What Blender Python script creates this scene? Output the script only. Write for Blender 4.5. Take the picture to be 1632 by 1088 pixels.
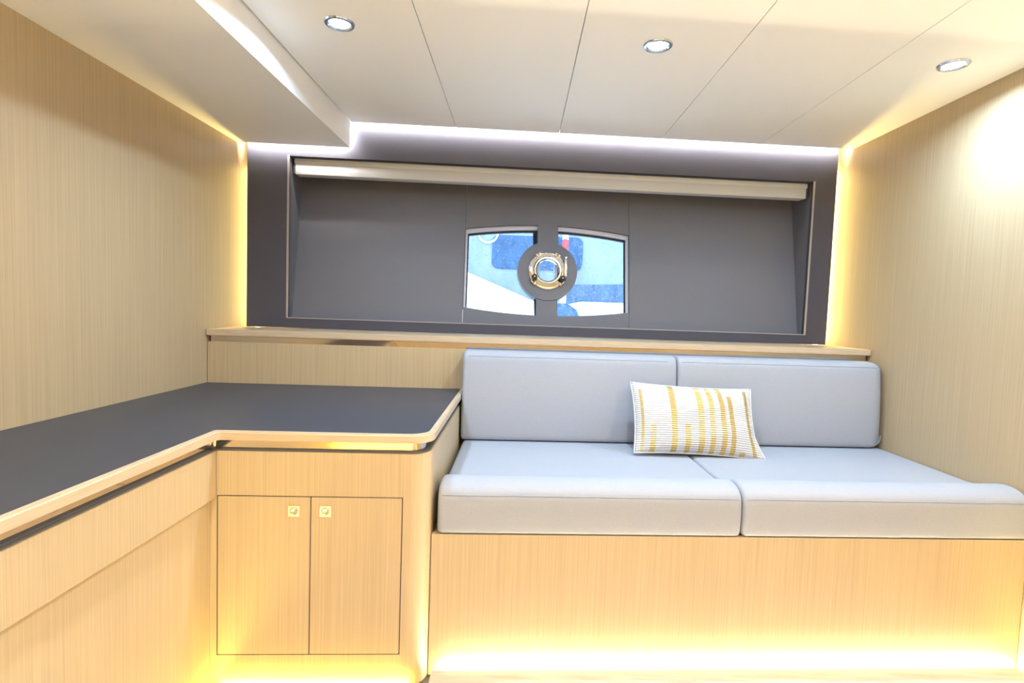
import bpy, bmesh, math, random
from mathutils import Matrix, Vector
random.seed(7)
for o in list(bpy.data.objects): bpy.data.objects.remove(o)
S = bpy.context.scene
COL = S.collection

# ------------------------------------------------------------------ camera, world, exposure
cam_d = bpy.data.cameras.new('camera'); cam = bpy.data.objects.new('camera', cam_d); COL.objects.link(cam)
cam_d.sensor_width = 36; cam_d.lens = 36 * 870 / 1632; cam_d.clip_start = .02
Rw = ((0.9993, 0.03568, -0.01165), (0.01377, -0.05966, 0.99812), (0.03492, -0.99758, -0.06011))
m = Matrix.Identity(4)
for i in range(3):
    m[i][0] = Rw[i][0]; m[i][1] = -Rw[i][1]; m[i][2] = -Rw[i][2]
m[2][3] = 1.10
cam.matrix_world = m
S.camera = cam
world = bpy.data.worlds.new('overcast_sky'); S.world = world; world.use_nodes = True
bg = world.node_tree.nodes['Background']; bg.inputs[0].default_value = (.72, .86, 1, 1); bg.inputs[1].default_value = 3.0
S.view_settings.view_transform = 'Standard'; S.view_settings.look = 'None'
S.view_settings.gamma = 1; S.view_settings.use_curve_mapping = False
S.view_settings.exposure = 0.88
# light of the place, and added fill from the rear
DOWN_W = 7.0             # each recessed downlight over the sofa, watts
REAR_FILL_W = 11.0            # each added fill downlight behind the viewer
DOWN_COL = (.55, .77, 1)
REAR_FILL_COL = (1, .90, .78)   # the added fill row is warm white
COVE = 42.0              # strip emission above the back panel
SIDE = 95.0              # strips behind the panel's two sides
SOFALED = 75.0
FLOORLED = 30.0          # strip in the floor gap
COVE_COL = (1, .92, .84)
SIDE_COL = (1, .72, .22)
FLOOR_COL = (1, .72, .13)
SOFA_COL = (1, .84, .55)
REAR_FILL_LED = 210.0          # added warm fill strip at the foot of the rear bulkhead

# ------------------------------------------------------------------ helpers
YAW = math.radians(4.05); T = math.tan(YAW); CY = math.cos(YAW)
XL, XR = -1.425, 1.728      # side walls
YR = -1.15                  # wall behind the viewer
FZ = -.04                   # floor
ZC, ZS = 2.0, 1.874         # ceiling, soffit underside
PY = 2.82 + .88 * T         # y of the back panel at x = 0
def py(x, off=0): return PY + T * x + off
HULL = Matrix(((math.cos(YAW), -math.sin(YAW), 0, 0), (math.sin(YAW), math.cos(YAW), 0, 0), (0, 0, 1, 0), (0, 0, 0, 1)))

def thing(name, label=None, cat=None, loc=(0, 0, 0), rotz=0, group=None, kind=None):
    o = bpy.data.objects.new(name, None); COL.objects.link(o); o.empty_display_size = .1
    o.location = loc; o.rotation_euler = (0, 0, rotz)
    return tag(o, label, cat, group, kind)
def tag(o, label=None, cat=None, group=None, kind=None):
    for k, v in (('label', label), ('category', cat), ('group', group), ('kind', kind)):
        if v: o[k] = v
    return o
def obj(name, bm, mat, parent=None, smooth=False, label=None, angle=40):
    bmesh.ops.recalc_face_normals(bm, faces=bm.faces)
    me = bpy.data.meshes.new(name); bm.to_mesh(me); bm.free()
    me.materials.append(mat)
    o = bpy.data.objects.new(name, me); COL.objects.link(o)
    if parent: o.parent = parent
    if smooth:
        for p in me.polygons: p.use_smooth = True
        me.set_sharp_from_angle(angle=math.radians(angle))
    if label: o['label'] = label
    return o
def hexa(bm, p):
    v = [bm.verts.new(q) for q in p]
    fs = [bm.faces.new([v[i] for i in f]) for f in ((0, 3, 2, 1), (4, 5, 6, 7), (0, 1, 5, 4), (1, 2, 6, 5), (2, 3, 7, 6), (3, 0, 4, 7))]
    return fs
def box(bm, x0, x1, y0, y1, z0, z1, bev=0, seg=2):
    fs = hexa(bm, ((x0, y0, z0), (x1, y0, z0), (x1, y1, z0), (x0, y1, z0), (x0, y0, z1), (x1, y0, z1), (x1, y1, z1), (x0, y1, z1)))
    if bev:
        es = list({e for f in fs for e in f.edges})
        bmesh.ops.bevel(bm, geom=es, offset=bev, segments=seg, affect='EDGES', profile=.5)
    return bm
def B(*a, **k): return box(bmesh.new(), *a, **k)
def plate(outer, holes, t, mtx=None, z=0):
    """flat plate with holes in local (a, b), front face at c = z, thickness t behind it"""
    bm = bmesh.new()
    es = []
    for loop in [outer] + list(holes):
        vs = [bm.verts.new((p[0], p[1], z)) for p in loop]
        for i in range(len(vs)): es.append(bm.edges.new((vs[i], vs[(i + 1) % len(vs)])))
    bmesh.ops.triangle_fill(bm, use_beauty=True, use_dissolve=False, edges=es)
    r = bmesh.ops.extrude_face_region(bm, geom=list(bm.faces))
    bmesh.ops.translate(bm, vec=(0, 0, -t), verts=[g for g in r['geom'] if isinstance(g, bmesh.types.BMVert)])
    if mtx is not None: bm.transform(mtx)
    return bm
def lathe(prof, n=40, mtx=None, closed=False):
    """profile (r, h) turned about local z"""
    bm = bmesh.new(); rings = []
    for r, h in prof:
        rings.append([bm.verts.new((r * math.cos(2 * math.pi * i / n), r * math.sin(2 * math.pi * i / n), h)) for i in range(n)])
    k = len(rings)
    for j in range(k if closed else k - 1):
        a, b = rings[j], rings[(j + 1) % k]
        for i in range(n): bm.faces.new((a[i], a[(i + 1) % n], b[(i + 1) % n], b[i]))
    if not closed:
        bm.faces.new(rings[0][::-1]); bm.faces.new(rings[-1])
    if mtx is not None: bm.transform(mtx)
    return bm
def loft(prof, u0, u1, r, r1=None, n=6):
    """closed profile (v, z) run along u with rounded ends of radius r"""
    N = len(prof); nor = []
    area = sum(prof[i][0] * prof[(i + 1) % N][1] - prof[(i + 1) % N][0] * prof[i][1] for i in range(N))
    s = 1 if area > 0 else -1
    for i in range(N):
        a = Vector(prof[i - 1]); b = Vector(prof[(i + 1) % N]); d = (b - a).normalized()
        nor.append(Vector((d.y, -d.x)) * s)
    r1 = r1 or r
    st = [(u0 + r * (1 - math.cos(math.pi / 2 * i / n)), r * (1 - math.sin(math.pi / 2 * i / n))) for i in range(n + 1)]
    en = [(u1 - r1 * (1 - math.cos(math.pi / 2 * i / n)), r1 * (1 - math.sin(math.pi / 2 * i / n))) for i in range(n + 1)]
    mid = [(u0 + (u1 - u0) * k / 10, 0) for k in range(1, 10)]
    st = st + mid + en[::-1]
    bm = bmesh.new(); rows = []
    for u, d in st:
        rows.append([bm.verts.new((u, p[0] - q.x * d, p[1] - q.y * d)) for p, q in zip(prof, nor)])
    for a, b in zip(rows, rows[1:]):
        for i in range(N): bm.faces.new((a[i], a[(i + 1) % N], b[(i + 1) % N], b[i]))
    bm.faces.new(rows[0]); bm.faces.new(rows[-1][::-1])
    return bm
def catmull(pts, n=6, closed=False):
    out = []; N = len(pts)
    for i in range(N if closed else N - 1):
        g = lambda j: Vector(pts[j % N] if closed else pts[max(0, min(N - 1, j))])
        p0, p1, p2, p3 = g(i - 1), g(i), g(i + 1), g(i + 2)
        for k in range(n):
            t = k / n
            out.append(.5 * ((2 * p1) + (p2 - p0) * t + (2 * p0 - 5 * p1 + 4 * p2 - p3) * t * t + (3 * p1 - p0 - 3 * p2 + p3) * t ** 3))
    if not closed: out.append(Vector(pts[-1]))
    return out
def tube(bm, pts, r, n=8, closed=False):
    pts = [Vector(p) for p in pts]; rings = []; N = len(pts)
    for i, p in enumerate(pts):
        a = pts[i - 1] if (closed or i) else p; b = pts[(i + 1) % N] if (closed or i < N - 1) else p
        d = (b - a).normalized(); up = Vector((0, 0, 1)) if abs(d.z) < .9 else Vector((0, 1, 0))
        s = d.cross(up).normalized(); w = s.cross(d)
        rings.append([bm.verts.new(p + r * (math.cos(2 * math.pi * k / n) * s + math.sin(2 * math.pi * k / n) * w)) for k in range(n)])
    for j in range(N if closed else N - 1):
        a, b = rings[j], rings[(j + 1) % N]
        for k in range(n): bm.faces.new((a[k], a[(k + 1) % n], b[(k + 1) % n], b[k]))
    if not closed: bm.faces.new(rings[0][::-1]); bm.faces.new(rings[-1])
    return bm
def arc(cx, cy, r, a0, a1, n):
    return [(cx + r * math.cos(math.radians(a0 + (a1 - a0) * i / n)), cy + r * math.sin(math.radians(a0 + (a1 - a0) * i / n))) for i in range(n + 1)]

# ------------------------------------------------------------------ materials
def mat(name, col, rough=.5, metal=0, spec=.5, emit=None, estr=0):
    m = bpy.data.materials.new(name); m.use_nodes = True
    b = m.node_tree.nodes['Principled BSDF']
    b.inputs['Base Color'].default_value = (*col, 1); b.inputs['Roughness'].default_value = rough
    b.inputs['Metallic'].default_value = metal; b.inputs['Specular IOR Level'].default_value = spec
    if emit:
        b.inputs['Emission Color'].default_value = (*emit, 1); b.inputs['Emission Strength'].default_value = estr
    return m
def nd(m, t, **k):
    n = m.node_tree.nodes.new(t)
    for a, b in k.items(): setattr(n, a, b)
    return n
def noisy(m, colA, colB, scale, mapscale=(1, 1, 1), detail=6, bump=0, lo=.35, hi=.65, coord='pos', dist=.002):
    nt = m.node_tree; b = nt.nodes['Principled BSDF']
    mp = nd(m, 'ShaderNodeMapping'); mp.inputs['Scale'].default_value = mapscale
    if coord == 'pos': nt.links.new(nd(m, 'ShaderNodeNewGeometry').outputs['Position'], mp.inputs[0])
    else: nt.links.new(nd(m, 'ShaderNodeTexCoord').outputs['Object'], mp.inputs[0])
    ns = nd(m, 'ShaderNodeTexNoise'); ns.inputs['Scale'].default_value = scale; ns.inputs['Detail'].default_value = detail
    ns.inputs['Roughness'].default_value = .65
    nt.links.new(mp.outputs[0], ns.inputs['Vector'])
    r = nd(m, 'ShaderNodeValToRGB'); r.color_ramp.elements[0].position = lo; r.color_ramp.elements[1].position = hi
    r.color_ramp.elements[0].color = (*colA, 1); r.color_ramp.elements[1].color = (*colB, 1)
    nt.links.new(ns.outputs[0], r.inputs[0]); nt.links.new(r.outputs[0], b.inputs['Base Color'])
    if bump:
        bp = nd(m, 'ShaderNodeBump'); bp.inputs['Strength'].default_value = bump; bp.inputs['Distance'].default_value = dist
        nt.links.new(ns.outputs[0], bp.inputs['Height']); nt.links.new(bp.outputs[0], b.inputs['Normal'])
    return m
WOOD_A, WOOD_B = (.45, .35, .215), (.565, .45, .285)
wood = noisy(mat('straight_grain_oak', WOOD_B, .42), WOOD_A, WOOD_B, 1, (210, 210, 1.8), 5, .05, .3, .7)
wood_edge = noisy(mat('oak_edge_band', WOOD_B, .35), (.50, .395, .27), (.63, .51, .365), 1, (8, 8, 300), 4, .05, .3, .7)
floor_m = noisy(mat('grey_oak_laminate', (.5, .45, .4), .38), (.46, .43, .42), (.68, .65, .64), 1, (5, 55, 55), 7, .1, .3, .7)
ceil_m = noisy(mat('cream_leatherette', (.78, .76, .72), .55), (.89, .895, .90), (.92, .925, .93), 260, (1, 1, 1), 3, .1, .3, .7, dist=.0006)
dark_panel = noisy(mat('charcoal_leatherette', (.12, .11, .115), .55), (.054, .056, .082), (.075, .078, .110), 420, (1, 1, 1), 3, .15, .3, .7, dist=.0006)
taupe = noisy(mat('taupe_leatherette', (.25, .23, .23), .55), (.124, .130, .160), (.155, .162, .198), 420, (1, 1, 1), 3, .15, .3, .7, dist=.0006)
trim_m = mat('pale_taupe_trim', (.36, .33, .33), .5)
counter_m = noisy(mat('slate_leatherette_inlay', (.07, .07, .08), .42, spec=.3), (.038, .045, .064), (.053, .062, .086), 500, (1, 1, 1), 3, .2, .3, .7, dist=.0008)
mirror = mat('polished_steel', (.62, .58, .54), .06, 1)
chrome = mat('chrome', (.86, .84, .80), .10, 1)
nickel = mat('brushed_nickel', (.62, .61, .62), .25, 1)
fabric = noisy(mat('pale_blue_grey_upholstery', (.5, .55, .62), .75, spec=.25), (.335, .365, .43), (.385, .415, .485), 300, (1, 1, 1), 3, .12, .3, .7, dist=.0006)
piping_m = mat('upholstery_stitching', (.34, .38, .44), .8)
blind_m = mat('ivory_blind_cassette', (.66, .69, .74), .45)
blind_f = mat('ivory_blind_cloth', (.60, .63, .68), .6)
lit_reveal_m = mat('pale_window_frame', (.55, .56, .66), .4)  # pale colour stands in for daylight on the window reveal
black = mat('black_rubber', (.012, .014, .03), .45)
knob_m = mat('dark_purple_black_knob', (.02, .015, .02), .3)
grey_metal = mat('shadow_grey_carcass', (.12, .11, .10), .7)
white_paint = mat('white_paint', (.8, .8, .78), .5)
lens_m = mat('downlight_lens', (1, 1, 1), .4, emit=(.93, .97, 1), estr=9)
bezel = mat('downlight_bezel', (.62, .70, .82), .18, .85)
cove_m = mat('cove_strip_diffuser', (1, 1, 1), .5, emit=COVE_COL, estr=COVE)
side_m = mat('side_strip_diffuser', (1, 1, 1), .5, emit=SIDE_COL, estr=SIDE)
rear_fill_m = mat('rear_strip_diffuser', (1, 1, 1), .5, emit=FLOOR_COL, estr=REAR_FILL_LED)
sled_m = mat('sofa_strip_diffuser', (1, 1, 1), .5, emit=SOFA_COL, estr=SOFALED)
fled_m = mat('floor_strip_diffuser', (1, 1, 1), .5, emit=FLOOR_COL, estr=FLOORLED)
def glass_mat():
    m = bpy.data.materials.new('window_glass'); m.use_nodes = True; nt = m.node_tree
    nt.nodes.remove(nt.nodes['Principled BSDF'])
    tr = nd(m, 'ShaderNodeBsdfTransparent'); tr.inputs[0].default_value = (.86, .93, .97, 1)
    gl = nd(m, 'ShaderNodeBsdfGlossy'); gl.inputs['Roughness'].default_value = .02
    df = nd(m, 'ShaderNodeBsdfDiffuse'); df.inputs[0].default_value = (.75, .82, .9, 1)
    ns = nd(m, 'ShaderNodeTexNoise'); ns.inputs['Scale'].default_value = 75; ns.inputs['Detail'].default_value = 8
    rp = nd(m, 'ShaderNodeValToRGB'); rp.color_ramp.elements[0].position = .52; rp.color_ramp.elements[1].position = .72
    rp.color_ramp.elements[1].color = (.3, .3, .3, 1)
    nt.links.new(nd(m, 'ShaderNodeNewGeometry').outputs['Position'], ns.inputs['Vector']); nt.links.new(ns.outputs[0], rp.inputs[0])
    fr = nd(m, 'ShaderNodeFresnel'); fr.inputs[0].default_value = 1.3
    m1 = nd(m, 'ShaderNodeMixShader'); m2 = nd(m, 'ShaderNodeMixShader')
    nt.links.new(rp.outputs[0], m1.inputs[0]); nt.links.new(tr.outputs[0], m1.inputs[1]); nt.links.new(df.outputs[0], m1.inputs[2])
    nt.links.new(fr.outputs[0], m2.inputs[0]); nt.links.new(m1.outputs[0], m2.inputs[1]); nt.links.new(gl.outputs[0], m2.inputs[2])
    nt.links.new(m2.outputs[0], nt.nodes['Material Output'].inputs[0])
    return m
glass = glass_mat()

# ------------------------------------------------------------------ room shell
floor = thing('floor', 'pale greyish oak laminate floor in front of the sofa', kind='structure', loc=(0, 0, FZ))
# floor edge stops a little short of sofa base, cabinet and walls (light gap)
SB = lambda x: 1.667 + T * (x + .233)        # sofa base front
CF = lambda x: 1.565 + T * (x + .87)         # corner cabinet front
GAP = .024
pw = .16; k = 0; y1 = 2.4
XF0 = -.985
floor_poly_front = lambda x: (SB(x) - GAP)
obj('subfloor', B(XL, XR, YR, 3.0, -.085, -.07), grey_metal, floor)
yy = YR - .13
rows = []
while yy < 1.9:
    rows.append((yy, yy + pw)); yy += pw
XC = -.235
for (a, b) in rows:
    # a row of boards along the hull direction, cut where cabinet and sofa stand
    offs = random.uniform(-.5, .3)
    cuts = [-.866, offs, offs + .95, XR - GAP]
    cuts = [c for c in cuts if -.866 <= c <= XR - GAP]
    for x0, x1 in zip(cuts, cuts[1:]):
        pieces = []
        def clip(xa, xb, f, rnd=False):
            g = .0006
            ya0, yb0 = max(a + T * xa, YR + GAP), max(a + T * xb, YR + GAP)
            ya1, yb1 = min(b + T * xa - g, f(xa)), min(b + T * xb - g, f(xb))
            if ya1 - ya0 < .004 or yb1 - yb0 < .004: return
            obj('plank', hexa_bm(((xa, ya0 + g, -.03), (xb, yb0 + g, -.03), (xb, yb1, -.03), (xa, ya1, -.03),
                                  (xa, ya0 + g, 0), (xb, yb0 + g, 0), (xb, yb1, 0), (xa, ya1, 0))), floor_m, floor)
        def hexa_bm(p):
            bm = bmesh.new(); hexa(bm, p); return bm
        cf = lambda x: CF(x) - GAP
        sf = lambda x: SB(x) - GAP
        if x1 <= XC: clip(x0, x1, cf)
        elif x0 >= XC: clip(x0, x1, sf)
        else: clip(x0, XC, cf); clip(XC, x1, sf)

wl = obj('wall_left', B(XL - .04, XL, YR, 3.35, -.09, 2.1), wood); tag(wl, 'straight-grained beige oak wall panel above the dark desk top', kind='structure')
wr = obj('wall_right', B(XR, XR + .04, YR, 3.45, -.09, 2.1), wood); tag(wr, 'straight-grained beige oak wall panel at the right end of the sofa', kind='structure')
wf = obj('wall_rear', B(XL - .04, XR + .04, YR - .04, YR, -.09, 2.1), wood); tag(wf, 'oak bulkhead behind the viewer', kind='structure')

ceiling = thing('ceiling', 'cream leatherette ceiling of narrow panels with a dropped soffit on the left', kind='structure', loc=(0, 0, 0))
CE = lambda x: py(x, -.052)                  # ceiling edge before the back panel
edges = [-.872, -.352, .170, .702, 1.225, XR]
for a, b in zip(edges, edges[1:]):
    g = .0012
    bm = bmesh.new()
    hexa(bm, ((a + g, YR, ZC), (b - g, YR, ZC), (b - g, CE(b), ZC), (a + g, CE(a), ZC), (a + g, YR, ZC + .014), (b - g, YR, ZC + .014), (b - g, CE(b), ZC + .014), (a + g, CE(a), ZC + .014)))
    bmesh.ops.bevel(bm, geom=[e for e in bm.edges if all(v.co.z < ZC + .001 for v in e.verts)], offset=.0010, segments=1, affect='EDGES')
    obj('ceiling_panel', bm, ceil_m, ceiling)
sx = -.876
bm = bmesh.new()
hexa(bm, ((XL, YR, ZS), (sx, YR, ZS), (sx, CE(sx), ZS), (XL, CE(XL), ZS), (XL, YR, ZS + .012), (sx, YR, ZS + .012), (sx, CE(sx), ZS + .012), (XL, CE(XL), ZS + .012)))
obj('soffit_underside', bm, ceil_m, ceiling)
bm = bmesh.new()
hexa(bm, ((sx - .006, YR, ZS + .012), (sx, YR, ZS + .012), (sx, CE(sx), ZS + .012), (sx - .006, CE(sx), ZS + .012), (sx - .006, YR, ZC + .014), (sx, YR, ZC + .014), (sx, CE(sx), ZC + .014), (sx - .006, CE(sx), ZC + .014)))
obj('soffit_face', bm, ceil_m, ceiling)
obj('deckhead', B(XL - .04, XR + .04, YR - .04, 3.5, 2.1, 2.13), white_paint, ceiling)

# hull wall: surround panel with a deep slanted window niche
wall_back = thing('wall_back', 'charcoal leatherette hull wall with a slanted window niche above the sofa', kind='structure', loc=(0, PY, 0), rotz=YAW)
h = lambda x: x / CY
PL, PRT = -1.398, 1.678
rx0, rx1, rz0, rz1 = -1.19, 1.55, 1.016, 1.832
UP = Matrix(((1, 0, 0, 0), (0, 0, -1, 0), (0, 1, 0, 0), (0, 0, 0, 1)))   # local (a, b, c) -> (x, -c, b): c faces the room
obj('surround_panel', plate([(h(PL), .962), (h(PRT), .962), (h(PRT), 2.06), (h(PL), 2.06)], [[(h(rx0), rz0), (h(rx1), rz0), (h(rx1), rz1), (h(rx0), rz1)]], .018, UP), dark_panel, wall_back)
KS = .15 / .804
dep = lambda z: .06 + KS * (z - rz0)
for sgn, x in ((-1, h(rx0)), (1, h(rx1))):
    bm = bmesh.new(); o = x + sgn * .012
    d0, d1 = dep(rz0) + .03, dep(rz1) + .03
    hexa(bm, ((x, .001, rz0), (o, .001, rz0), (o, d0, rz0), (x, d0, rz0), (x, .001, rz1), (o, .001, rz1), (o, d1, rz1), (x, d1, rz1)))
    obj('niche_jamb', bm, taupe, wall_back)
    obj('niche_trim', B(min(x - sgn * .000, x + sgn * .010) , max(x - sgn * .000, x + sgn * .010), -.003, .002, rz0 - .004, rz1 + .004), trim_m, wall_back)
obj('niche_head', B(h(rx0), h(rx1), .001, dep(rz1) + .03, rz1, rz1 + .012), taupe, wall_back)
obj('niche_sill', B(h(rx0), h(rx1), .001, dep(rz0) + .03, rz0 - .012, rz0), taupe, wall_back)
obj('niche_trim', B(h(rx0) - .004, h(rx1) + .004, -.003, .002, rz0 - .005, rz0), trim_m, wall_back)
# slanted plane frame (in wall_back's local space)
wv = Vector((0, KS, 1)).normalized(); nv = Vector((1, 0, 0)).cross(wv)
WX = h(.153)
SL = Matrix(((1, wv.x, nv.x, WX), (0, wv.y, nv.y, dep(rz0)), (0, wv.z, nv.z, rz0), (0, 0, 0, 1)))
HW = .4535
bt = lambda a: .560 - .037 * (a / HW) ** 2
bb = lambda a: .050 + .034 * (a / HW) ** 2
def barrel(grow=0, a0=-HW, a1=HW, n=24):
    a0 -= grow; a1 += grow
    low = [(a0 + (a1 - a0) * i / n, bb(a0 + (a1 - a0) * i / n) - grow) for i in range(n + 1)]
    top = [(a1 + (a0 - a1) * i / n, bt(a1 + (a0 - a1) * i / n) + grow) for i in range(n + 1)]
    return low + top
aL, aR, bT = h(rx0) - WX, h(rx1) - WX, .86
sg = .0016
obj('hull_panel', plate([(aL, 0), (-HW - sg, 0), (-HW - sg, bT), (aL, bT)], [], .03, SL), taupe, wall_back)
obj('hull_panel', plate([(HW + sg, 0), (aR, 0), (aR, bT), (HW + sg, bT)], [], .03, SL), taupe, wall_back)
obj('hull_panel', plate([(-HW + sg * 0, 0), (HW, 0), (HW, .02), (HW, bT), (-HW, bT)], [barrel(-.0005)], .05, SL), taupe, wall_back)
DC, DR = (0.0, .300), .164
MB = .056
dth = math.degrees(math.asin(MB / DR))
top_arc = arc(DC[0], DC[1], DR + .0012, 90 - dth, 90 + dth, 8)
obj('mullion', plate([(p[0], p[1]) for p in top_arc] + [(-MB, bt(MB) + .0), (0, bt(0)), (MB, bt(MB))], [], .05, SL), taupe, wall_back)
bot_arc = arc(DC[0], DC[1], DR + .0012, 270 - dth, 270 + dth, 8)
obj('mullion', plate([(p[0], p[1]) for p in bot_arc] + [(MB, bb(MB)), (0, bb(0)), (-MB, bb(MB))], [], .05, SL), taupe, wall_back)
obj('mullion_disc', plate(arc(DC[0], DC[1], DR, 0, 360 - 6, 59), [arc(DC[0], DC[1], .088, 0, 360 - 9, 39)], .055, SL, z=.004), taupe, wall_back)
obj('hull_shell', plate([(-1.75, -1.15), (1.75, -1.15), (1.75, 1.12), (-1.75, 1.12)], [barrel(.06)], .04, SL, z=-.165), white_paint, wall_back)

# two window panes in rubber gaskets, left and right of the mullion
for n, (a0, a1) in enumerate(((-HW, -MB + .012), (MB - .012, HW)), 1):
    w = thing('window_%d' % n, ('left' if n == 1 else 'right') + ' half of the barrel-shaped hull window in a black gasket', kind='structure', loc=(0, PY, 0), rotz=YAW)
    ins = .024
    full = barrel(.004, a0, a1); inner = [(min(max(p[0], a0 + ins), a1 - ins), p[1] + (ins if i < 25 else -ins)) for i, p in enumerate(barrel(0, a0, a1))]
    def inset(q, side, tops, lows): return [(min(max(p[0], a0 + q), a1 - q), p[1] + (lows if i < 25 else -tops)) for i, p in enumerate(barrel(0, a0, a1))]
    mid = inset(.012, 0, .022, .004); inner = inset(.019, 0, .032, .009)
    obj('window_frame', plate(full, [mid], .02, SL, z=-.018), lit_reveal_m, w)  # added ring, coloured like a reveal edge lit by daylight
    obj('gasket', plate(full, [inner], .012, SL, z=-.040), black, w)
    obj('pane', plate(full, [], .004, SL, z=-.050), glass, w)

# porthole on the disc
PZ = Matrix.Translation((DC[0], DC[1], .004)); PM = SL @ PZ
port = thing('porthole', 'round polished steel opening porthole on the grey disc between the window panes', 'porthole', (0, PY, 0), YAW)
obj('outer_ring', lathe([(.090, -.02), (.104, -.02), (.104, .006), (.100, .010), (.080, .012), (.076, .008), (.076, -.02)], 56, PM, closed=True), chrome, port, True)
obj('sash_ring', lathe([(.060, -.012), (.079, -.012), (.079, .016), (.074, .021), (.066, .021), (.060, .014)], 48, PM, closed=True), chrome, port, True)
obj('pane', lathe([(.062, -.004), (.062, 0)], 40, PM), glass, port)
def lug(x, y, rot):
    M = PM @ Matrix.Translation((x, y, .010)) @ Matrix.Rotation(math.radians(rot), 4, 'Z')
    b = B(-.016, .016, -.008, .008, -.004, .010, bev=.003); b.transform(M); return b
for x, y, r in ((-.052, .086, 30), (.052, .086, -30), (-.076, -.070, -48), (.076, -.070, 48)):
    L = obj('lug', lug(x, y, r), chrome, port, True)
    obj('screw', lathe([(.0045, .018), (.0045, .022)], 10, PM @ Matrix.Translation((x, y, 0))), grey_metal, L)
for x, y in ((-.074, -.044), (.078, -.048)):
    kb = obj('dog_knob', lathe([(.004, .010), (.006, .024), (.015, .028), (.017, .034), (.015, .042), (.008, .046), (.002, .047)], 18, PM @ Matrix.Translation((x, y, 0))), knob_m, port, True)
    obj('knob_cap', lathe([(.005, .046), (.004, .049), (.001, .050)], 12, PM @ Matrix.Translation((x, y, 0))), chrome, kb, True)
b = B(-.007, .007, -.055, .062, .010, .026, bev=.004); b.transform(PM @ Matrix.Translation((.097, .015, 0)))
hb = obj('hinge_bar', b, chrome, port, True)
for yv in (.070, -.030):
    obj('hinge_pin', lathe([(.0065, .004), (.0065, .030), (.004, .033)], 14, PM @ Matrix.Translation((.097, yv, 0))), nickel, hb, True)
bm = bmesh.new(); tube(bm, [PM @ Vector((p[0], p[1], .016)) for p in arc(0, 0, .090, 225, 315, 14)], .003, 6); obj('clip_spring', bm, nickel, port, True)

# roller blind cassette in the niche head
blind = thing('roller_blind', 'ivory roller blind cassette running along the top of the window niche', 'blind', (0, PY, 0), YAW)
b0, b1 = h(rx0) + .014, h(rx1) - .014
bm = bmesh.new(); box(bm, b0, b1, .030, .105, 1.804, 1.829, bev=.002); obj('cassette', bm, blind_m, blind, True)
bm = bmesh.new(); box(bm, b0 + .003, b1 - .003, .033, .100, 1.750, 1.805, bev=.002); obj('bottom_bar', bm, blind_f, blind, True)
for x in (b0 - .004, b1 + .0005):
    obj('end_cap', B(x, x + .0035, .032, .103, 1.755, 1.827), grey_metal, blind)

# ------------------------------------------------------------------ light strips
def strip(name, label, bm, m, hb=None):
    t = thing(name, label, 'light strip'); obj('diffuser', bm, m, t)
    if hb: obj('channel', hb, white_paint, t)
    return t
def seg(x0, x1, y_off0, y_off1, z0, z1, off=0):
    bm = bmesh.new(); f = lambda x, d: CE(x) + d
    hexa(bm, ((x0, f(x0, y_off0), z0), (x1, f(x1, y_off0), z0), (x1, f(x1, y_off1), z0), (x0, f(x0, y_off1), z0), (x0, f(x0, y_off0), z1), (x1, f(x1, y_off0), z1), (x1, f(x1, y_off1), z1), (x0, f(x0, y_off1), z1)))
    return bm
strip('cove_light', 'white glowing light line between the main ceiling and the dark hull panel', seg(-.868, XR - .02, -.012, -.006, 2.022, 2.052), cove_m, seg(-.868, XR - .02, -.022, -.013, 2.015, 2.06))
strip('cove_light', 'white glowing light line under the end of the dropped soffit', seg(XL + .01, -.90, -.012, -.006, ZS + .024, ZS + .054), cove_m, seg(XL + .01, -.90, -.022, -.013, ZS + .013, ZS + .06))
strip('cove_light', 'short upright light line at the step between soffit and ceiling', seg(-.900, -.884, -.010, -.003, ZS + .056, 2.012), cove_m)
for x0, x1, lab in ((XL + .004, XL + .022, 'warm upright light strip between left wall and dark hull panel'), (XR - .026, XR - .008, 'warm upright light strip between right wall and dark hull panel')):
    xm = (x0 + x1) / 2
    strip('edge_light', lab, B(x0, x1, py(xm, .150), py(xm, .156), .97, 1.79 if x0 < 0 else 1.93), side_m, B(x0, x1, py(xm, .157), py(xm, .167), .965, 1.87 if x0 < 0 else 2.0))
bm = bmesh.new()
x0, x1 = -.205, XR - .03
hexa(bm, ((x0, SB(x0) - .020, FZ - .026), (x1, SB(x1) - .020, FZ - .026), (x1, SB(x1) - .006, FZ - .026), (x0, SB(x0) - .006, FZ - .026), (x0, SB(x0) - .020, FZ - .020), (x1, SB(x1) - .020, FZ - .020), (x1, SB(x1) - .006, FZ - .020), (x0, SB(x0) - .006, FZ - .020)))
strip('floor_light', 'warm glowing light line along the foot of the sofa base', bm, sled_m)
bm = bmesh.new(); x0, x1 = -.86, -.29
hexa(bm, ((x0, CF(x0) - .020, FZ - .026), (x1, CF(x1) - .020, FZ - .026), (x1, CF(x1) - .006, FZ - .026), (x0, CF(x0) - .006, FZ - .026), (x0, CF(x0) - .020, FZ - .020), (x1, CF(x1) - .020, FZ - .020), (x1, CF(x1) - .006, FZ - .020), (x0, CF(x0) - .006, FZ - .020)))
strip('floor_light', 'warm glowing light line along the foot of the corner cabinet', bm, fled_m)
strip('floor_light', 'warm glowing light line along the foot of the desk panel', B(-.886, -.874, YR + .05, 1.53, FZ - .026, FZ - .020), fled_m)

strip('floor_light', 'warm glowing light line along the foot of the right wall', B(XR - .020, XR - .006, YR + .05, 1.74, FZ - .026, FZ - .020), fled_m)
strip('floor_light', 'warm glowing light line along the foot of the bulkhead behind the viewer', B(-.85, XR - .03, YR + .008, YR + .022, FZ - .026, FZ - .020), rear_fill_m)  # added to throw warm light on lower cabinets and sofa front

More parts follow.
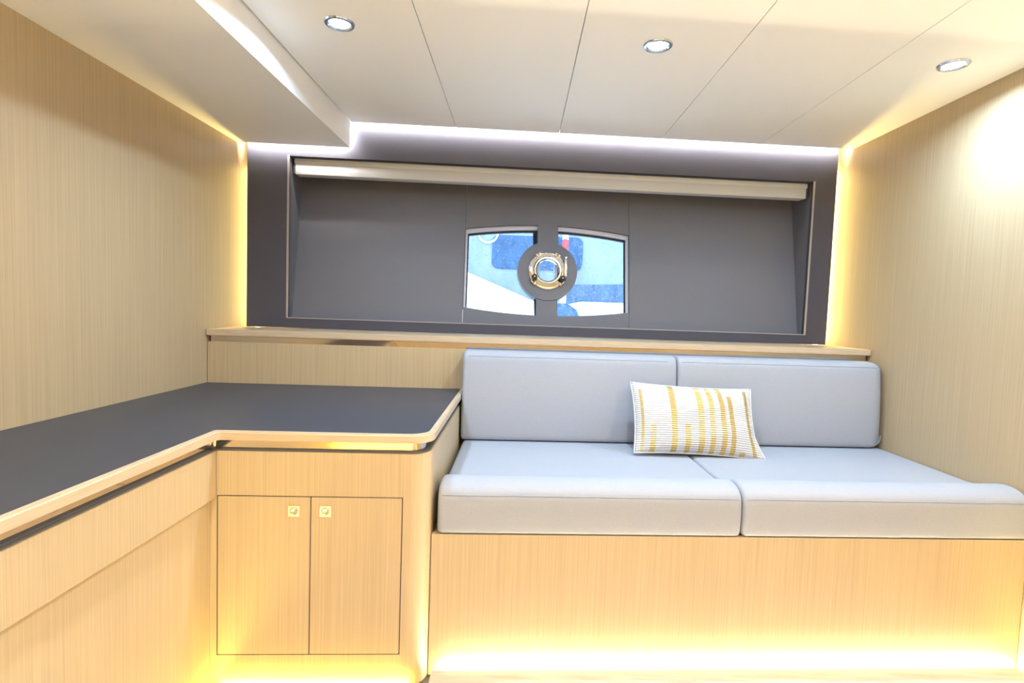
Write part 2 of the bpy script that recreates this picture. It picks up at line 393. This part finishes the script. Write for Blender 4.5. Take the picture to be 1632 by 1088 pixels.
# recessed downlights (row in view, and an added fill row behind the viewer)
def downlight(x, y, label, group, watts=DOWN_W, colour=DOWN_COL):
    t = thing('downlight', label, 'downlight', (x, y, ZC), YAW, group)
    obj('bezel', lathe([(.0325, .004), (.047, .004), (.049, -.001), (.046, -.005), (.038, -.006), (.0325, -.002)], 40, closed=True), bezel, t, True)
    obj('lens', lathe([(.033, .003), (.033, -.0005), (.022, -.002), (.004, -.0025)], 32), lens_m, t, True)
    l = bpy.data.lights.new('downlight_lamp', 'AREA'); l.shape = 'DISK'; l.size = .062; l.energy = watts; l.color = colour; l.spread = math.radians(160)
    lo = bpy.data.objects.new('downlight_lamp', l); COL.objects.link(lo); lo.parent = t; lo.location = (0, 0, -.008)
downlight(-.614, 1.814, 'recessed round downlight nearest the dropped soffit', 'ceiling downlights')
downlight(.434, 1.898, 'recessed round downlight above the middle of the sofa', 'ceiling downlights')
downlight(1.479, 1.975, 'recessed round downlight nearest the right wall', 'ceiling downlights')
for x, w in ((-.55, 'left end of'), (.48, 'middle of'), (1.45, 'right end of')): downlight(x, .30 + T * x, 'recessed round downlight at the %s the row behind the viewer' % w, 'ceiling downlights', REAR_FILL_W, REAR_FILL_COL)  # added row, fills the sofa front and lower cabinets with warm light

# ------------------------------------------------------------------ ledge behind the sofa
LY = lambda x: 2.462 + T * (x + 1.423)
ledge = thing('ledge', 'oak ledge with mirror strip and back panel running along the hull wall', 'ledge', (0, 0, 0))
def run(x0, x1, f0, f1, z0, z1, bev=0):
    bm = bmesh.new()
    fs = hexa(bm, ((x0, f0(x0), z0), (x1, f0(x1), z0), (x1, f1(x1), z0), (x0, f1(x0), z0), (x0, f0(x0), z1), (x1, f0(x1), z1), (x1, f1(x1), z1), (x0, f1(x0), z1)))
    if bev: bmesh.ops.bevel(bm, geom=[e for e in bm.edges], offset=bev, segments=2, affect='EDGES')
    return bm
LX0, LX1 = XL + .002, XR - .002
obj('shelf_top', run(LX0, LX1, LY, lambda x: py(x, .03), .930, .960, .003), wood_edge, ledge, True)
obj('mirror_strip', run(LX0 + .012, LX1 - .012, lambda x: LY(x) + .022, lambda x: LY(x) + .03, .902, .930), mirror, ledge)
obj('strip_backing', run(LX0, LX1, lambda x: LY(x) + .030, lambda x: LY(x) + .05, .86, .930), grey_metal, ledge)
obj('back_panel', run(LX0, LX1, lambda x: LY(x) + .014, lambda x: LY(x) + .030, .30, .902, .002), wood, ledge)

# ------------------------------------------------------------------ corner cabinet, desk and worktop
CXR = -.252                      # cabinet right side
cab = thing('corner_cabinet', 'two-door oak cabinet with a rounded corner between desk and sofa', 'cabinet', (-.6, 1.585, FZ))
inv = Matrix.Translation((.6, -1.585, -FZ))
def in_cab(bm): bm.transform(inv); return bm
R = .075
def cab_outline(gr=0, r=R):
    """front run with rounded right corner, then right side"""
    xr = CXR + gr; cx = xr - r; yf = CF(cx) - gr
    pts = [(-.900, CF(-.900) - gr)]
    a = math.degrees(YAW)
    for i in range(13):
        th = math.radians(-90 + a + (90 - a) * i / 12)
        pts.append((cx + r * math.cos(th), yf + r + r * math.sin(th)))
    return pts
def prism(poly, z0, z1):
    bm = bmesh.new(); N = len(poly)
    a = [bm.verts.new((p[0], p[1], z0)) for p in poly]; b = [bm.verts.new((p[0], p[1], z1)) for p in poly]
    for i in range(N): bm.faces.new((a[i], a[(i + 1) % N], b[(i + 1) % N], b[i]))
    bm.faces.new(a[::-1]); bm.faces.new(b)
    return bm
YB = lambda x: LY(x) + .012
front = cab_outline()
D0, D1, DM, DZ0, DZ1 = -.868, -.332, -.600, .036, .520
# body: rails around the door opening, rounded corner post with side panel, carcass behind
g = .0028
ctop = .655
post = [(D1 + g, CF(D1 + g))] + front[1:] + [(CXR, YB(CXR)), (CXR - .02, YB(CXR)), (CXR - .02, 1.72), (D1 + g, CF(D1) + .02)]
obj('corner_post', in_cab(prism(post, FZ - .03, ctop)), wood, cab, True, angle=50)
def flat(x0, x1, z0, z1, back=.02, off=0):
    return in_cab(run(x0, x1, lambda x: CF(x) + off, lambda x: CF(x) + back, z0, z1))
obj('top_rail', flat(-.900, D1 + g, DZ1 + g, ctop), wood, cab)
obj('plinth_rail', flat(-.900, D1 + g, FZ - .03, DZ0 - g), wood, cab)
obj('stile', flat(-.905, D0 - g, DZ0 - g, DZ1 + g), wood, cab)
obj('carcass', in_cab(run(-.90, CXR - .025, lambda x: CF(x) + .022, lambda x: CF(x) + .03, FZ - .03, ctop)), grey_metal, cab)
sb_ = plate([(-.900 / CY, DZ0 - g - .002), ((D1 + g + .002) / CY, DZ0 - g - .002), ((D1 + g + .002) / CY, DZ1 + g + .002), (-.900 / CY, DZ1 + g + .002)],
            [[(D0 / CY, DZ0), ((DM - g / 2) / CY, DZ0), ((DM - g / 2) / CY, DZ1), (D0 / CY, DZ1)], [((DM + g / 2) / CY, DZ0), (D1 / CY, DZ0), (D1 / CY, DZ1), ((DM + g / 2) / CY, DZ1)]], .01)
sb_.transform(Matrix.Translation((0, CF(0) + .0022, 0)) @ Matrix.Rotation(YAW, 4, 'Z') @ Matrix.Rotation(math.pi / 2, 4, 'X'))
obj('door_seal', in_cab(sb_), black, cab)  # added black plate, gives the gaps around the doors their shade
for x0, x1, lx, lab in ((D0, DM - g / 2, -.648, 'oak door with steel latch, on the left'), (DM + g / 2, D1, -.556, 'oak door with steel latch, on the right')):
    bm = run(x0, x1, lambda x: CF(x) - .001, lambda x: CF(x) + .018, DZ0, DZ1, .0012)
    d = obj('door', in_cab(bm), wood, cab, label=lab)
    LM = Matrix.Translation((lx, CF(lx) - .001, .478)) @ Matrix.Rotation(YAW, 4, 'Z') @ Matrix.Rotation(math.pi / 2, 4, 'X')
    pb = plate([(-.0165, -.0165), (.0165, -.0165), (.0165, .0165), (-.0165, .0165)], [arc(0, 0, .0115, 0, 350, 35)], .003, z=.0025); pb.transform(LM)
    obj('latch_plate', in_cab(pb), nickel, d)
    obj('latch_button', in_cab(lathe([(.0108, 0), (.0108, .003), (.0095, .0045), (.0078, .003), (.002, .0022)], 28, LM)), chrome, d, True)

# desk along the left wall
desk = thing('desk_front', 'long oak desk apron with recessed knee panel along the left wall', 'desk', (-.93, .2, FZ))
AX = -.871
def in_desk(bm): bm.transform(Matrix.Translation((.93, -.2, -FZ))); return bm
obj('apron', in_desk(B(AX - .02, AX, YR + .01, CF(AX) - .003, .515, .655, bev=.0015)), wood, desk)
obj('knee_panel', in_desk(B(-.908, -.890, YR + .01, CF(-.9) - .001, FZ - .03, .515)), wood, desk)
obj('apron_bottom', in_desk(B(-.93, AX - .02, YR + .01, CF(AX) - .003, .530, .545)), wood, desk)

# L-shaped worktop: oak edge band around a slate inlay, polished strip in the reveal below
top = thing('worktop', 'L-shaped slate-grey desk and cabinet top with a pale oak edge', 'worktop', (-1.15, 1.0, .68))
def in_top(bm): bm.transform(Matrix.Translation((1.15, -1.0, -.68))); return bm
def l_outline(gr, r=.07, r2=.012):
    """inner L edge from the rear wall to the sofa; gr > 0 grows towards the room"""
    ex = -.862 + gr
    pts = [(ex, YR + .01)]
    fy = lambda x: CF(x) - .012 - gr
    # concave fillet at the inner corner
    cxx, cyy = ex + r2, fy(ex + r2) - r2
    for i in range(7):
        th = math.radians(180 - 90 * i / 6 + 4 * i / 6)
        pts.append((cxx + r2 * math.cos(th), cyy + r2 * math.sin(th)))
    pts = pts[:-1] + [(cxx + .004, fy(cxx + .004))]
    xr = CXR + .006 + gr; cx = xr - r - gr * .5; rr = xr - cx
    a = math.degrees(YAW)
    for i in range(13):
        th = math.radians(-90 + a + (90 - a) * i / 12)
        pts.append((cx + rr * math.cos(th), fy(cx) + rr + rr * math.sin(th)))
    pts.append((xr, YB(xr)))
    return pts
def close_l(p): return p + [(XL + .001, YB(XL)), (XL + .001, YR + .01)]
TW = .020
outer_l, inner_l = l_outline(0), l_outline(-TW)
obj('inlay', in_top(prism(close_l(inner_l), .690, .7135)), counter_m, top)
band = prism(outer_l + inner_l[::-1], .690, .7155)
bmesh.ops.recalc_face_normals(band, faces=band.faces)
ed = [e for e in band.edges if all(v.co.z > .715 for v in e.verts) and len(e.link_faces) == 2]
bmesh.ops.bevel(band, geom=ed, offset=.004, segments=3, affect='EDGES')
obj('edge_band', in_top(band), wood_edge, top, True, angle=50)
s_o, s_i = l_outline(-.028, .06), l_outline(-.036, .055)
obj('reveal_strip', in_top(prism(s_o + s_i[::-1], .6551, .690)), mirror, top, True, angle=50)
s_o, s_i = l_outline(-.012, .066), l_outline(-.028, .06)
obj('reveal_lip', in_top(prism(s_o + s_i[::-1], .6551, .6585)), grey_metal, top, True, angle=50)

# ------------------------------------------------------------------ sofa
SX0, SX1, SXM = -.238, XR - .003, .742
sofa = thing('sofa_base', 'oak fronted built-in sofa base glowing at its foot', 'sofa', (.73, 1.8, FZ))
def in_sofa(bm): bm.transform(Matrix.Translation((-.73, -1.8, -FZ))); return bm
obj('front_panel', in_sofa(run(CXR + .002, SX1, SB, lambda x: SB(x) + .02, FZ - .03, .3870)), wood, sofa)
obj('seat_board', in_sofa(run(CXR + .002, SX1, lambda x: SB(x) + .02, lambda x: LY(x) + .012, .36, .380)), wood, sofa)

SEAT_D = .86
def seat_profile():
    P = catmull([(0.012, .388), (-.002, .40), (-.006, .45), (-.003, .505), (.012, .532), (.045, .547), (.090, .549), (.135, .538), (.185, .519), (.24, .510)], 5)
    return [(p.x, p.y) for p in P] + [(.45, .508), (.70, .506), (.80, .503), (.81, .495), (.81, .40), (.80, .388)]
def back_profile():
    P = catmull([(0.004, .508), (-.010, .525), (-.014, .62), (-.008, .74), (.004, .85), (.014, .885), (.032, .902), (.06, .906), (.10, .906), (.125, .898)], 5)
    return [(p.x, p.y) for p in P] + [(.135, .88), (.135, .53), (.125, .508)]
def cushion(name, cat, label, prof, x0, x1, basey, seams, r, r1):
    # hull-direction run: local x along the sofa
    y0 = basey(x0)
    t = thing(name, label, cat, (x0, y0, .385 if cat == 'seat cushion' else .508), YAW, 'upholstery of the built-in sofa')
    z0 = t.location.z; L = (x1 - x0) / CY
    bm = loft([(v, z - z0) for v, z in prof], 0, L, r, r1)
    for v in bm.verts: v.co.x += v.co.y * T        # ends run parallel to the side walls
    o = obj('cover', bm, fabric, t, True, angle=60)
    for pts in seams(L):
        bm = bmesh.new(); tube(bm, [(a, b, c - z0) for a, b, c in pts], .0013, 6)
        obj('stitched_seam', bm, piping_m, t, True)
    return t
def seat_seams(L):
    return [[(.012 + (L - .024) * i / 12, -.0035, .515) for i in range(13)]]
def back_seams(L):
    return [[(.022 + (L - .060) * i / 12, .0125, .8835) for i in range(13)]]
SE = lambda x: SB(x) - .003
cushion('seat_cushion', 'seat cushion', 'pale blue-grey seat cushion next to the corner cabinet', seat_profile(), SX0 + .004, SXM - .001, SE, seat_seams, .018, None)
cushion('seat_cushion', 'seat cushion', 'pale blue-grey seat cushion against the right wall', seat_profile(), SXM + .001, SX1 - .001, SE, seat_seams, .018, None)
BE = lambda x: 2.410 + T * (x + .25)
cushion('back_cushion', 'back cushion', 'pale blue-grey back cushion next to the desk top', back_profile(), SX0 - .006, .728, BE, back_seams, .016, None)
cushion('back_cushion', 'back cushion', 'pale blue-grey back cushion next to the right wall', back_profile(), .731, SX1 - .006, BE, back_seams, .016, .058)

# ------------------------------------------------------------------ throw pillow
def pillow_mat():
    m = mat('white_ribbed_cotton_gold_stripes', (.8, .8, .8), .8, spec=.2); nt = m.node_tree; b = nt.nodes['Principled BSDF']
    uv = nd(m, 'ShaderNodeUVMap'); uv.uv_map = 'UVMap'
    sp = nd(m, 'ShaderNodeSeparateXYZ'); nt.links.new(uv.outputs[0], sp.inputs[0])
    def math_(op, a, b_=None, c=None):
        n = nd(m, 'ShaderNodeMath', operation=op)
        for i, v in enumerate((a, b_, c)):
            if v is None: continue
            if isinstance(v, (int, float)): n.inputs[i].default_value = v
            else: nt.links.new(v, n.inputs[i])
        return n.outputs[0]
    ns = nd(m, 'ShaderNodeTexNoise'); ns.inputs['Scale'].default_value = 60; nt.links.new(uv.outputs[0], ns.inputs['Vector'])
    wob = math_('MULTIPLY', math_('SUBTRACT', ns.outputs[0], .5), .012)
    u = math_('ADD', sp.outputs[0], wob); v = math_('ADD', sp.outputs[1], wob)
    tot = None
    # centre, half width, from, to (v = 0 at the bottom)
    for c, hw, v0, v1 in ((.055, .011, .02, .88), (.135, .021, 0, .38), (.300, .022, 0, 1), (.405, .021, 0, .40), (.512, .023, 0, .97),
                          (.600, .020, 0, 1), (.690, .021, 0, 1), (.765, .020, 0, .83), (.835, .018, 0, .06), (.925, .015, .02, .95)):
        a = math_('COMPARE', u, c, hw); k = math_('MULTIPLY', math_('GREATER_THAN', v, v0), math_('LESS_THAN', v, v1)); s = math_('MULTIPLY', a, k)
        tot = s if tot is None else math_('MAXIMUM', tot, s)
    mx = nd(m, 'ShaderNodeMix', data_type='RGBA'); nt.links.new(tot, mx.inputs[0])
    mx.inputs[6].default_value = (.60, .60, .61, 1); mx.inputs[7].default_value = (.62, .46, .19, 1)
    nt.links.new(mx.outputs[2], b.inputs['Base Color'])
    nt.links.new(math_('MULTIPLY', tot, .55), b.inputs['Metallic'])
    nt.links.new(math_('SUBTRACT', .8, math_('MULTIPLY', tot, .45)), b.inputs['Roughness'])
    rib = math_('SINE', math_('MULTIPLY', sp.outputs[1], 2 * math.pi * 34))
    bp = nd(m, 'ShaderNodeBump'); bp.inputs['Strength'].default_value = .5; bp.inputs['Distance'].default_value = .0025
    nt.links.new(rib, bp.inputs['Height']); nt.links.new(bp.outputs[0], b.inputs['Normal'])
    return m
def pillow():
    W, H, TH = .540, .308, .064
    nx, ny = 56, 34
    bm = bmesh.new(); uvl = bm.loops.layers.uv.new('UVMap')
    def pos(i, j, s):
        u, v = i / nx * 2 - 1, j / ny * 2 - 1
        # edges bow inwards, corners stick out
        x = W / 2 * u * (1 - .045 * (1 - v * v) * abs(u) ** 3)
        y = H / 2 * v * (1 - .06 * (1 - u * u) * abs(v) ** 3)
        t = TH * max(0, (1 - abs(u) ** 2.6)) ** .62 * max(0, (1 - abs(v) ** 2.4)) ** .62
        t *= 1 + .05 * math.sin(5 * u + 2 * v) + .04 * math.sin(7 * v - 3 * u)
        # drooping lower right corner
        c = max(0, u - .55) * max(0, -v - .4)
        x += .10 * c; y -= .02 * c
        return (x, y, s * t)
    front = [[bm.verts.new(pos(i, j, 1)) for i in range(nx + 1)] for j in range(ny + 1)]
    back = [[front[j][i] if i in (0, nx) or j in (0, ny) else bm.verts.new(pos(i, j, -1)) for i in range(nx + 1)] for j in range(ny + 1)]
    for g_ in (front, back):
        for j in range(ny):
            for i in range(nx):
                f = bm.faces.new((g_[j][i], g_[j][i + 1], g_[j + 1][i + 1], g_[j + 1][i]))
                for l, (a, b_) in zip(f.loops, ((i, j), (i + 1, j), (i + 1, j + 1), (i, j + 1))): l[uvl].uv = (a / nx, b_ / ny)
    return bm, pos
pm = pillow_mat()
pt = thing('throw_pillow', 'white ribbed throw pillow with gold foil stripes leaning on the sofa back', 'pillow', (.764, 2.325, .509), YAW)
pb, ppos = pillow()
lean = math.radians(64)
PMX = Matrix.Translation((0, 0, .142)) @ Matrix.Rotation(math.radians(2.0), 4, 'Y') @ Matrix.Rotation(lean, 4, 'X')
pb.transform(PMX); obj('cover', pb, pm, pt, True, angle=170)
edge = [ppos(i, 0, 0) for i in range(57)] + [ppos(56, j, 0) for j in range(1, 35)] + [ppos(i, 34, 0) for i in range(55, -1, -1)] + [ppos(0, j, 0) for j in range(33, 0, -1)]
bm = bmesh.new(); tube(bm, [PMX @ Vector(p) for p in edge], .0022, 6, closed=True); obj('edge_seam', bm, mat('white_cotton_thread', (.8, .8, .8), .8), pt, True)

# ------------------------------------------------------------------ outside: the boat moored alongside
hull_blue = noisy(mat('pale_blue_topsides', (.3, .4, .55), .4), (.19, .255, .35), (.29, .36, .45), 3, (1, 1, .6), 6, 0, .3, .7)
hull_white = mat('white_gelcoat', (.85, .87, .9), .3)
navy = noisy(mat('tinted_window', (.03, .12, .32), .2), (.02, .07, .17), (.06, .15, .30), 14, (1, 1, .5), 8, 0, .35, .75)
navy2 = noisy(mat('navy_boot_stripe', (.05, .16, .36), .4), (.04, .10, .20), (.12, .21, .34), 10, (1, 1, .5), 8, 0, .35, .75)
YN = 5.6
boat = thing('moored_boat', 'pale blue and white boat moored outside the hull window', 'boat', (0, YN, -1.0))
def inb(bm): bm.transform(Matrix.Translation((0, -YN, 1.0))); return bm
obj('topsides', inb(B(-6, 7, YN, YN + .3, -1.0, 2.9, bev=.05)), hull_blue, boat)
# white lower hull with a sloping sheer
bm = prism([(-6, -1.0), (7, -1.0), (7, 1.19), (.60, 1.19), (.30, 1.12), (.16, 1.17), (-.65, 1.49), (-6, 3.0)], 0, .25)
bm.transform(Matrix(((1, 0, 0, 0), (0, 0, 1, YN - .26), (0, 1, 0, 0), (0, 0, 0, 1)))); obj('lower_hull', inb(bm), hull_white, boat)
def rrect(x0, x1, z0, z1, r):
    return arc(x1 - r, z1 - r, r, 0, 90, 6) + arc(x0 + r, z1 - r, r, 90, 180, 6) + arc(x0 + r, z0 + r, r, 180, 270, 6) + arc(x1 - r, z0 + r, r, 270, 360, 6)
WM = Matrix(((1, 0, 0, 0), (0, 0, -1, YN), (0, 1, 0, 0), (0, 0, 0, 1)))
obj('tinted_window', inb(plate(rrect(-.30, .62, 1.50, 1.84, .07), [], .03, WM, z=.012)), navy, boat)
obj('stripe', inb(plate([(.45, 1.13), (4, 1.10), (4, 1.50), (.45, 1.36)], [], .03, WM, z=.010)), navy2, boat)
bm = bmesh.new(); tube(bm, [(-.345 + .10 * math.cos(t_ * math.pi / 16), YN - .02, 1.86 + .10 * math.sin(t_ * math.pi / 16)) for t_ in range(32)], .010, 8, closed=True)
obj('vent_ring', inb(bm), hull_white, boat, True)
fb = mat('blue_fender_rubber', (.02, .10, .40), .25)
red = mat('red_paint', (.65, .05, .06), .5)
fen = thing('fender', 'dark blue fender on a red and white rope behind the right window pane', 'fender', (.402, 5.135, .50))
obj('body', lathe([(.02, 0), (.12, .02), (.178, .09), (.195, .21), (.195, .42), (.178, .53), (.13, .61), (.06, .655), (.02, .67)], 28), fb, fen, True)
obj('neck', lathe([(.03, .66), (.03, .70), (.02, .71)], 12), hull_white, fen, True)
p0, p1 = Vector((0, 0, .70)), Vector((.05, .49, 2.42))
for i in range(12):
    bm = bmesh.new(); tube(bm, [p0.lerp(p1, i / 12), p0.lerp(p1, (i + 1) / 12)], .030, 12)
    obj('rope', bm, red if i % 2 else hull_white, fen, True)
